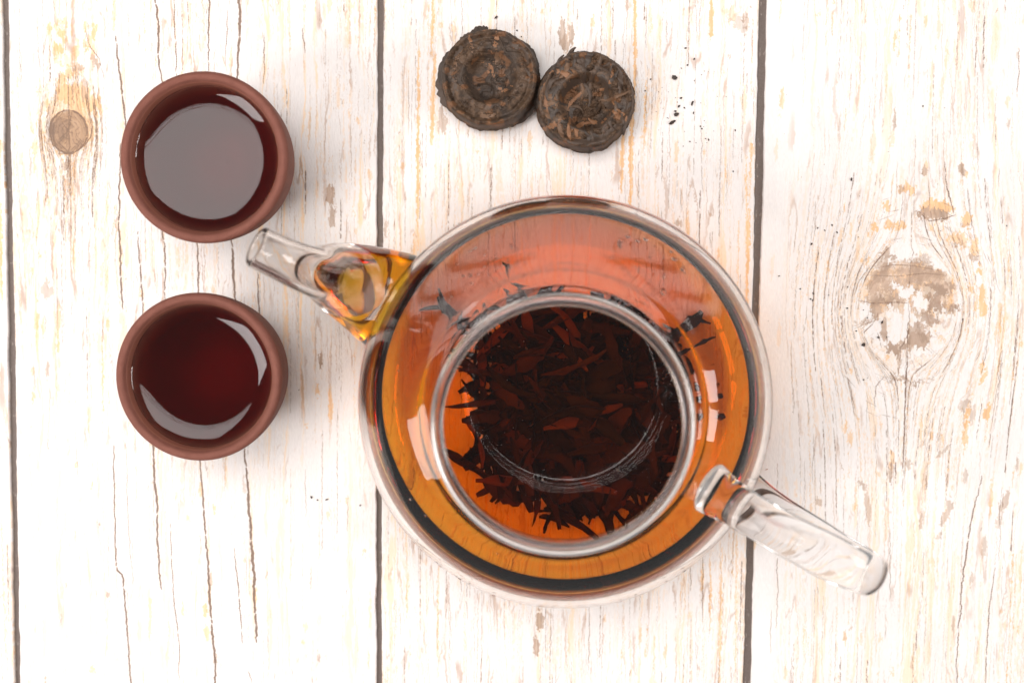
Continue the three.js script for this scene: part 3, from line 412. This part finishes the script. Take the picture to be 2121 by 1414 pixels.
// ---------------------------------------------------------------- wet tea leaves on the bottom of the pot
function leafShape(seed, L, Wd, curl, twist) {
  const r = rng(seed), n = 9, pos = [], idx = [];
  const w = []; for (let i = 0; i <= n; i++) w.push(Math.pow(Math.sin(Math.PI * (0.06 + 0.88 * i / n)), 0.55) * (0.75 + 0.5 * r()));
  let ang = (r() - 0.5) * 0.6, x = 0, y = 0, z = 0; const bend = (r() - 0.5) * 3.4 / n;
  const mid = [];
  for (let i = 0; i <= n; i++) { mid.push([x, y, z, ang]); ang += bend + (r() - 0.5) * 0.18; x += Math.cos(ang) * L / n; z += Math.sin(ang) * L / n; y += (r() - 0.48) * L * 0.05 + Math.sin(i / n * 3.1 + seed) * L * 0.015; }
  for (let i = 0; i <= n; i++) {
    const [mx, my, mz, a] = mid[i], tw = twist * (i / n - 0.5) + curl * 0.4, ww = w[i] * Wd / 2, px = -Math.sin(a), pz = Math.cos(a);
    for (const s of [-1, -0.5, 0.5, 1]) { const off = s * ww * (0.85 + 0.3 * r()), up = Math.abs(s) * curl * ww; pos.push(mx + px * off * Math.cos(tw) - L / 2, my + up + off * Math.sin(tw), mz + pz * off * Math.cos(tw)); }
  }
  for (let i = 0; i < n; i++) for (let k = 0; k < 3; k++) { const p = i * 4 + k; idx.push(p, p + 1, p + 4, p + 1, p + 5, p + 4); }
  const g = new THREE.BufferGeometry(); g.setAttribute('position', new THREE.Float32BufferAttribute(pos, 3)); g.setIndex(idx); g.computeVertexNormals(); return g;
}
const leafMats = [[0.016, 0.005, 0.004], [0.026, 0.007, 0.004], [0.042, 0.010, 0.005], [0.10, 0.025, 0.010]].map((c, i) => new THREE.MeshPhysicalMaterial({ name: 'wet_leaf', color: new THREE.Color().setRGB(...c), roughness: 0.75, specularIntensity: 0.25, side: THREE.DoubleSide }));
{
  const r = rng(4242), shapes = [];
  for (let i = 0; i < 26; i++) shapes.push(leafShape(900 + i, 0.009 + 0.016 * r(), 0.0022 + 0.0040 * r() ** 1.8, 0.5 + 1.0 * r(), (r() - 0.5) * 3.5));
  const heap = thing('tea_leaves', [POT.x, 0.0042, POT.z]);
  tag(heap, 'heap of dark wet tea leaves lying at the bottom of the glass teapot', 'tea leaves');
  const bare = (x, z) => Math.hypot((x + 0.040) / 0.010, (z - 0.008) / 0.018) < 1 || Math.hypot((x - 0.006) / 0.008, (z + 0.036) / 0.007) < 1;
  const place = (m, k) => {
    let x, z;
    do { const a = r() * 6.283, q = 0.0405 * Math.pow(r(), 0.62); x = 0.004 + Math.cos(a) * q * 1.04; z = 0.0035 + Math.sin(a) * q; } while (bare(x, z));
    const hq = Math.max(0, 1 - Math.hypot(x - 0.004, z) / 0.045);
    m.position.set(x, 0.001 + r() * 0.015 * hq + (k ? 0 : 0.002), z); m.rotation.set((r() - 0.5) * 0.7, r() * 6.283, (r() - 0.5) * 0.7);
  };
  for (let i = 0; i < 245; i++) { const m = part('leaf', shapes[Math.floor(r() * shapes.length)], leafMats[[0, 1, 1, 2, 2, 0, 1, 2, 3][Math.floor(r() * 9)]], heap); place(m, 0); }
  // loose clumps that lie against the wall, upper left and right
  for (const [cx, cz, y, n, sp] of [[-0.040, -0.027, 0.003, 9, 0.004], [-0.031, -0.031, 0.004, 8, 0.004], [-0.018, -0.039, 0.005, 6, 0.006], [0.042, -0.022, 0.006, 10, 0.005], [0.046, -0.012, 0.006, 10, 0.005]]) {
    for (let k = 0; k < n; k++) { const m = part('leaf', shapes[Math.floor(r() * 26)], leafMats[r() < 0.75 ? 0 : 1], heap); m.position.set(cx + (r() - 0.5) * 2 * sp, y * 0.5 + (r() - 0.5) * 0.003, cz + (r() - 0.5) * 2 * sp); m.rotation.set((r() - 0.5) * 0.6, r() * 6.28, (r() - 0.5) * 0.6); m.scale.setScalar(0.55 + 0.3 * r()); }
  }
  const rest = [], tmp = new THREE.Object3D();
  for (let i = 0; i < 700; i++) { const g = shapes[Math.floor(r() * 26)].clone(); place(tmp, 1); tmp.scale.setScalar(0.35 + 0.5 * r()); tmp.updateMatrix(); g.applyMatrix4(tmp.matrix); rest.push(g); }
  tag(part('leaf_fragments', mergeGeometries(rest), leafMats[0], heap), null, null, null, 'stuff');
}

// ---------------------------------------------------------------- pressed tea cakes
function cakeHeight(kind, x, z, R) {
  const q = Math.hypot(x, z) / R, dx = x - kind.dx * R, dz = z - kind.dz * R, d = Math.hypot(dx, dz) / R;
  let h = 0.0118 + 0.0011 * Math.exp(-(((q - 0.9) / 0.055) ** 2)) - 0.0008 * Math.exp(-(((q - 0.80) / 0.05) ** 2)) + 0.0008 * sst(0.75, 0.5, q);
  h -= (kind.dent ? 0.0062 : 0.0072) * (1 - sst(kind.d0, kind.d1, d));
  if (kind.dent) h -= 0.0013 * (1 - sst(0.16, 0.24, Math.hypot(x + 0.13 * R, z - 0.26 * R) / R)) - 0.0012 * (1 - sst(0.12, 0.32, Math.hypot(x - 0.22 * R, z + 0.14 * R) / R));
  h -= 0.0055 * sst(0.93, 1.0, q) * sst(0.93, 1.0, q);
  const a = kind.freq, w = fbm3(x * 160, z * 160, 3, kind.seed, 3) * 1.6;
  const rid = 1 - Math.abs(2 * fbm3(x * a + w * 2, z * a - w * 2, 1, kind.seed + 5, 4) - 1);
  h += (rid - 0.75) * kind.rough + (fbm3(x * 1300, z * 1300, 2, kind.seed + 9, 3) - 0.5) * kind.rough * (kind.dent ? 0.45 : 0.8) - 0.00035 * sst(0.10, 0.0, Math.abs(fbm3(x * 420 + w * 3, z * 420, 4, kind.seed + 12, 3) - 0.5) * 2);
  return h;
}
const cakeMat = new THREE.MeshPhysicalMaterial({ name: 'pressed_tea', vertexColors: true, roughness: 0.62, specularIntensity: 0.5 });
const strandMats = [[0.058, 0.036, 0.024], [0.08, 0.047, 0.028], [0.12, 0.064, 0.034], [0.19, 0.088, 0.04], [0.045, 0.031, 0.023]].map((c) => new THREE.MeshStandardMaterial({ name: 'dry_leaf', color: new THREE.Color().setRGB(...c), roughness: 0.65, side: THREE.DoubleSide }));
function makeCake(kind, pos, label) {
  const R = kind.R, t = thing('tea_cake', [pos[0], 0.0008, pos[1]]); tag(t, label, 'tea cake', 'pressed tea cakes');
  const NR = 130, NA = 420, p = [], c = [], idx = [], edge = (a) => 1 + (fbm3(Math.cos(a) * 3.2, Math.sin(a) * 3.2, 1, kind.seed + 21, 4) - 0.5) * 0.07;
  const put = (x, y, z, dark) => {
    const f = 0.5 + 1.5 * (fbm3(x * 700, z * 700, y * 500, kind.seed + 31, 4) - 0.5), o = sst(0.60, 0.70, fbm3(x * 230, z * 330, y * 200, kind.seed + 41, 3)), b = sst(0.5, 0.7, fbm3(x * 170, z * 150, 2, kind.seed + 43, 3));
    let rgb = [0.062 + 0.095 * (f - 0.5), 0.036 + 0.058 * (f - 0.5), 0.021 + 0.036 * (f - 0.5)]; const k = [0.23, 0.10, 0.042], n = [0.046, 0.036, 0.030];
    rgb = rgb.map((v, i) => lerp(lerp(v, n[i], b * 0.6), k[i], o * kind.orange) * dark); p.push(x, y, z); c.push(...rgb);
  };
  for (let i = 0; i <= NR; i++) for (let j = 0; j < NA; j++) { const a = j / NA * 2 * Math.PI, q = i / NR, r = q * R * lerp(1, edge(a), q), x = Math.cos(a) * r, z = Math.sin(a) * r; put(x, cakeHeight(kind, x * q / Math.max(q * lerp(1, edge(a), q), 1e-6) , z * q / Math.max(q * lerp(1, edge(a), q), 1e-6), R), z, 1); }
  const SIDE_N = 16, top = NR * NA;
  for (let i = 1; i <= SIDE_N; i++) for (let j = 0; j < NA; j++) {
    const a = j / NA * 2 * Math.PI, s = i / SIDE_N, y0 = p[(top + j) * 3 + 1], y = y0 * (1 - s), bul = 0.03 * Math.sin(s * 2.6) - 0.12 * s * s * s + (fbm3(Math.cos(a) * 9, Math.sin(a) * 9, s * 5, kind.seed + 51, 4) - 0.5) * 0.09 * Math.min(1, s * 4);
    const r = R * edge(a) * (1 + bul); put(Math.cos(a) * r, y, Math.sin(a) * r, 0.85);
  }
  for (let i = 0; i < NR + SIDE_N; i++) for (let j = 0; j < NA; j++) { const a = i * NA + j, b = i * NA + (j + 1) % NA; idx.push(a, b, a + NA, b, b + NA, a + NA); }
  const g = new THREE.BufferGeometry(); g.setAttribute('position', new THREE.Float32BufferAttribute(p, 3)); g.setAttribute('color', new THREE.Float32BufferAttribute(c, 3)); g.setIndex(idx); g.computeVertexNormals();
  part('pressed_body', g, cakeMat, t);
  // leaf strands lying in the pressed surface
  const r = rng(kind.seed + 77);
  for (let i = 0; i < kind.strands; i++) {
    const a0 = r() * 6.283, q0 = kind.twist ? Math.sqrt(lerp(0.16, 0.86, r())) : Math.sqrt(lerp(0.0, 0.86, r())), L = 0.004 + 0.008 * r(), w = (kind.twist ? 0.00055 : 0.0006) + 0.0006 * r();
    let x = Math.cos(a0) * q0 * R, z = Math.sin(a0) * q0 * R, h = a0 + Math.PI / 2 + (r() - 0.5) * (kind.twist ? 2.4 : 1.6); const bend = (r() - 0.5) * 0.5, n = 10, pos2 = [], id2 = [];
    for (let k = 0; k <= n; k++) {
      const t2 = k / n, ww = w * Math.pow(Math.sin(Math.PI * (0.05 + 0.9 * t2)), 0.5) * (0.8 + 0.4 * r()), px = -Math.sin(h), pz = Math.cos(h), q = Math.min(1, Math.hypot(x, z) / R);
      const lift = (kind.twist ? 0.0003 : 0.00004) * Math.sin(Math.PI * t2) + (r() - 0.5) * 0.00016;
      [-1, -0.4, 0.4, 1].forEach((s) => { const X = x + px * s * ww, Z = z + pz * s * ww; pos2.push(X, cakeHeight(kind, X, Z, R) + lift + (1 - s * s) * (kind.twist ? 0.00045 : 0.00018) - 0.00018, Z); });
      if (q > 0.86) { x *= 0.985; z *= 0.985; h += 0.35; } h += bend + (r() - 0.5) * 0.35; x += Math.cos(h) * L / n; z += Math.sin(h) * L / n;
    }
    for (let k = 0; k < n; k++) for (let s = 0; s < 3; s++) { const b = k * 4 + s; id2.push(b, b + 1, b + 4, b + 1, b + 5, b + 4); }
    const sg = new THREE.BufferGeometry(); sg.setAttribute('position', new THREE.Float32BufferAttribute(pos2, 3)); sg.setIndex(id2); sg.computeVertexNormals();
    part('leaf_strand', sg, strandMats[Math.floor(r() ** (kind.twist ? 1.7 : 2.4) * 5)], t);
  }
  // loose leaf edges that stick out round the side
  for (const [deg, y, L, wd] of kind.flaps) {
    const a = deg * Math.PI / 180, n = 12, pos3 = [], id3 = [];
    for (let k = 0; k <= n; k++) { const b = a + (k / n - 0.5) * wd, o = L * Math.pow(Math.sin(Math.PI * (0.04 + 0.92 * k / n)), 0.5) * (0.75 + 0.5 * r()); for (const [f, dy] of [[0.9, 0.001], [1.0, 0], [1 + o, -0.0016 * r()]]) pos3.push(Math.cos(b) * R * f, y + dy + (r() - 0.5) * 0.0004, Math.sin(b) * R * f); }
    for (let k = 0; k < n; k++) for (let s = 0; s < 2; s++) { const b = k * 3 + s; id3.push(b, b + 1, b + 3, b + 1, b + 4, b + 3); }
    const fg = new THREE.BufferGeometry(); fg.setAttribute('position', new THREE.Float32BufferAttribute(pos3, 3)); fg.setIndex(id3); fg.computeVertexNormals();
    part('loose_leaf', fg, strandMats[r() < 0.7 ? 4 : 0], t);
  }
  return t;
}
makeCake({ R: 0.0176, seed: 1500, dx: 0.02, dz: -0.02, d0: 0.34, d1: 0.58, dent: true, freq: 300, rough: 0.0008, orange: 0.42, strands: 30, twist: false, flaps: [[170, 0.006, 0.11, 0.9], [195, 0.007, 0.07, 0.7], [258, 0.008, 0.09, 0.35], [242, 0.006, 0.06, 0.5], [38, 0.005, 0.07, 0.8], [325, 0.006, 0.05, 0.6]] }, [-0.03008, -0.06408], 'dark pressed tea cake with a smooth dimpled top, left of the two');
makeCake({ R: 0.0173, seed: 2600, dx: 0.03, dz: 0.04, d0: 0.42, d1: 0.60, dent: false, freq: 300, rough: 0.0015, orange: 0.38, strands: 90, twist: true, flaps: [[262, 0.007, 0.03, 0.3], [130, 0.006, 0.03, 0.7]] }, [0.00353, -0.05612], 'brown pressed tea cake with rough twisted leaf strands, right of the two');

// ---------------------------------------------------------------- crumbs of tea on the wood
function crumbShape(seed, s, e) { const r = rng(seed), g = mergeVertices(new THREE.IcosahedronGeometry(1, 0).deleteAttribute('uv').deleteAttribute('normal')), P = g.attributes.position; for (let i = 0; i < P.count; i++) P.setXYZ(i, P.getX(i) * s * (0.5 + 0.9 * r()), P.getY(i) * s * 0.3 * (0.5 + r()), P.getZ(i) * s * e * (0.5 + 0.9 * r())); const f = g.toNonIndexed(); f.computeVertexNormals(); return f; }
const crumbMat = new THREE.MeshStandardMaterial({ name: 'dry_crumb', color: new THREE.Color().setRGB(0.035, 0.022, 0.016), roughness: 0.7 });
const crumb = (x, z, px, turn, label, group, mat = crumbMat, e = 0.55) => { const m = part('tea_crumb', crumbShape(Math.round(x * 1e6 + z * 3e5) >>> 0, px * 0.00008, e), mat, scene); m.position.set(x, px * 0.00003 + 0.0002, z); m.rotation.y = turn; tag(m, label, 'tea crumb', group); return m; };
crumb(0.0348, -0.04946, 17, 0.6, 'largest black tea crumb, wedge shaped, lowest right of the tea cakes');
crumb(0.03632, -0.05237, 13, 0.2, 'squarish black tea crumb just above the large wedge crumb', null, crumbMat, 0.9);
crumb(0.03569, -0.06538, 12, -0.3, 'black tea crumb highest of the big ones right of the tea cakes', null, crumbMat, 0.9);
crumb(0.04196, -0.05628, 11, 1.3, 'upright brown tea crumb, rightmost of the cluster beside the cakes');
crumb(-0.02839, -0.08732, 11, 0.5, 'single black tea crumb above the left tea cake');
crumb(0.09882, -0.0291, 9, 1.4, 'lone elongated black tea crumb on the right plank above the knot');
crumb(0.10421, 0.03004, 11, -0.2, 'rounded black tea crumb at the lower left edge of the big knot', null, crumbMat, 0.8);
crumb(0.07002, 0.07584, 9, 0.4, 'orange brown splinter beside the teapot above its handle', null, new THREE.MeshStandardMaterial({ name: 'orange_splinter', color: new THREE.Color().setRGB(0.3, 0.1, 0.03), roughness: 0.7 }), 0.2);
for (const [x, z, s, r] of [[0.03597, -0.05357, 8, 0], [0.03716, -0.05528, 8, 1], [0.03799, -0.05819, 8, 0.2], [0.03937, -0.07575, 7, 0.1], [0.04249, -0.07198, 7, 0.9], [0.04234, -0.05285, 6, 1.4]]) crumb(x, z, s, r, 'small black tea crumb on the plank right of the tea cakes', 'small crumbs right of the tea cakes');
for (const [x, z, s, r] of [[0.08504, -0.00606, 7, 1.0], [0.09813, 0.017, 7, 0.6], [0.1093, 0.02741, 8, 0], [0.11056, 0.02201, 8, 1.2], [0.0737, 0.00538, 6, 0.3], [0.08501, 0.01371, 6, 0.5]]) crumb(x, z, s, r, 'small black tea crumb on the right plank near the big knot', 'small crumbs around the big knot');
for (const [x, z, s, r] of [[-0.09752, 0.08769, 7, 1.9], [-0.09172, 0.08854, 8, 0.2], [-0.07924, 0.09059, 6, 1]]) crumb(x, z, s, r, 'tiny black tea crumb on the wood left of the teapot', 'tiny crumbs left of the teapot');
{
  const dust = [], r = rng(88), add = (x, z, s) => { const g = crumbShape(Math.floor(r() * 1e6), s * 0.00008, 0.7); g.rotateY(r() * 6); g.translate(x, 0.0002, z); dust.push(g); };
  for (const [x, z] of [[0.03923, -0.05475], [0.04011, -0.06978], [0.02709, -0.06494], [0.02522, -0.06084], [0.04497, -0.04803], [0.0455, -0.04717], [0.04691, -0.04373], [0.04794, -0.04338], [0.04124, -0.04273], [0.05736, -0.04659], [-0.02092, -0.08262], [-0.01935, -0.08039], [0.12338, -0.05472], [0.15375, -0.01235], [0.08717, -0.01176], [0.08975, -0.01089], [0.09404, -0.01019], [0.09229, -0.01278], [0.10159, -0.00846], [0.08588, 0.01424], [0.11239, 0.0274], [0.10154, 0.02517], [0.1054, 0.02046], [0.10397, 0.01768], [0.10445, 0.0428], [0.09816, 0.00935], [0.13903, 0.02089], [-0.09535, 0.08876], [-0.10176, 0.04762], [0.05685, -0.032], [0.08601, 0.0118], [0.09152, 0.01231], [0.08134, 0.01007]]) add(x, z, 4 + 1.5 * r());
  for (let i = 0; i < 34; i++) { const a = r() * 6.28, q = 0.017 * Math.sqrt(r()); add([0.04043, -0.0544][0] + Math.cos(a) * q, [0.04043, -0.0544][1] + Math.sin(a) * q, 1.6 + 1.4 * r()); }
  for (let i = 0; i < 30; i++) add(lerp(0.07, 0.14, r()), lerp(-0.06, 0.06, r()), 1.5 + 1.2 * r());
  tag(part('tea_dust', mergeGeometries(dust), crumbMat, scene), 'fine black tea dust sprinkled over the white planks', 'tea dust', null, 'stuff');
}

renderer.render(scene, camera);
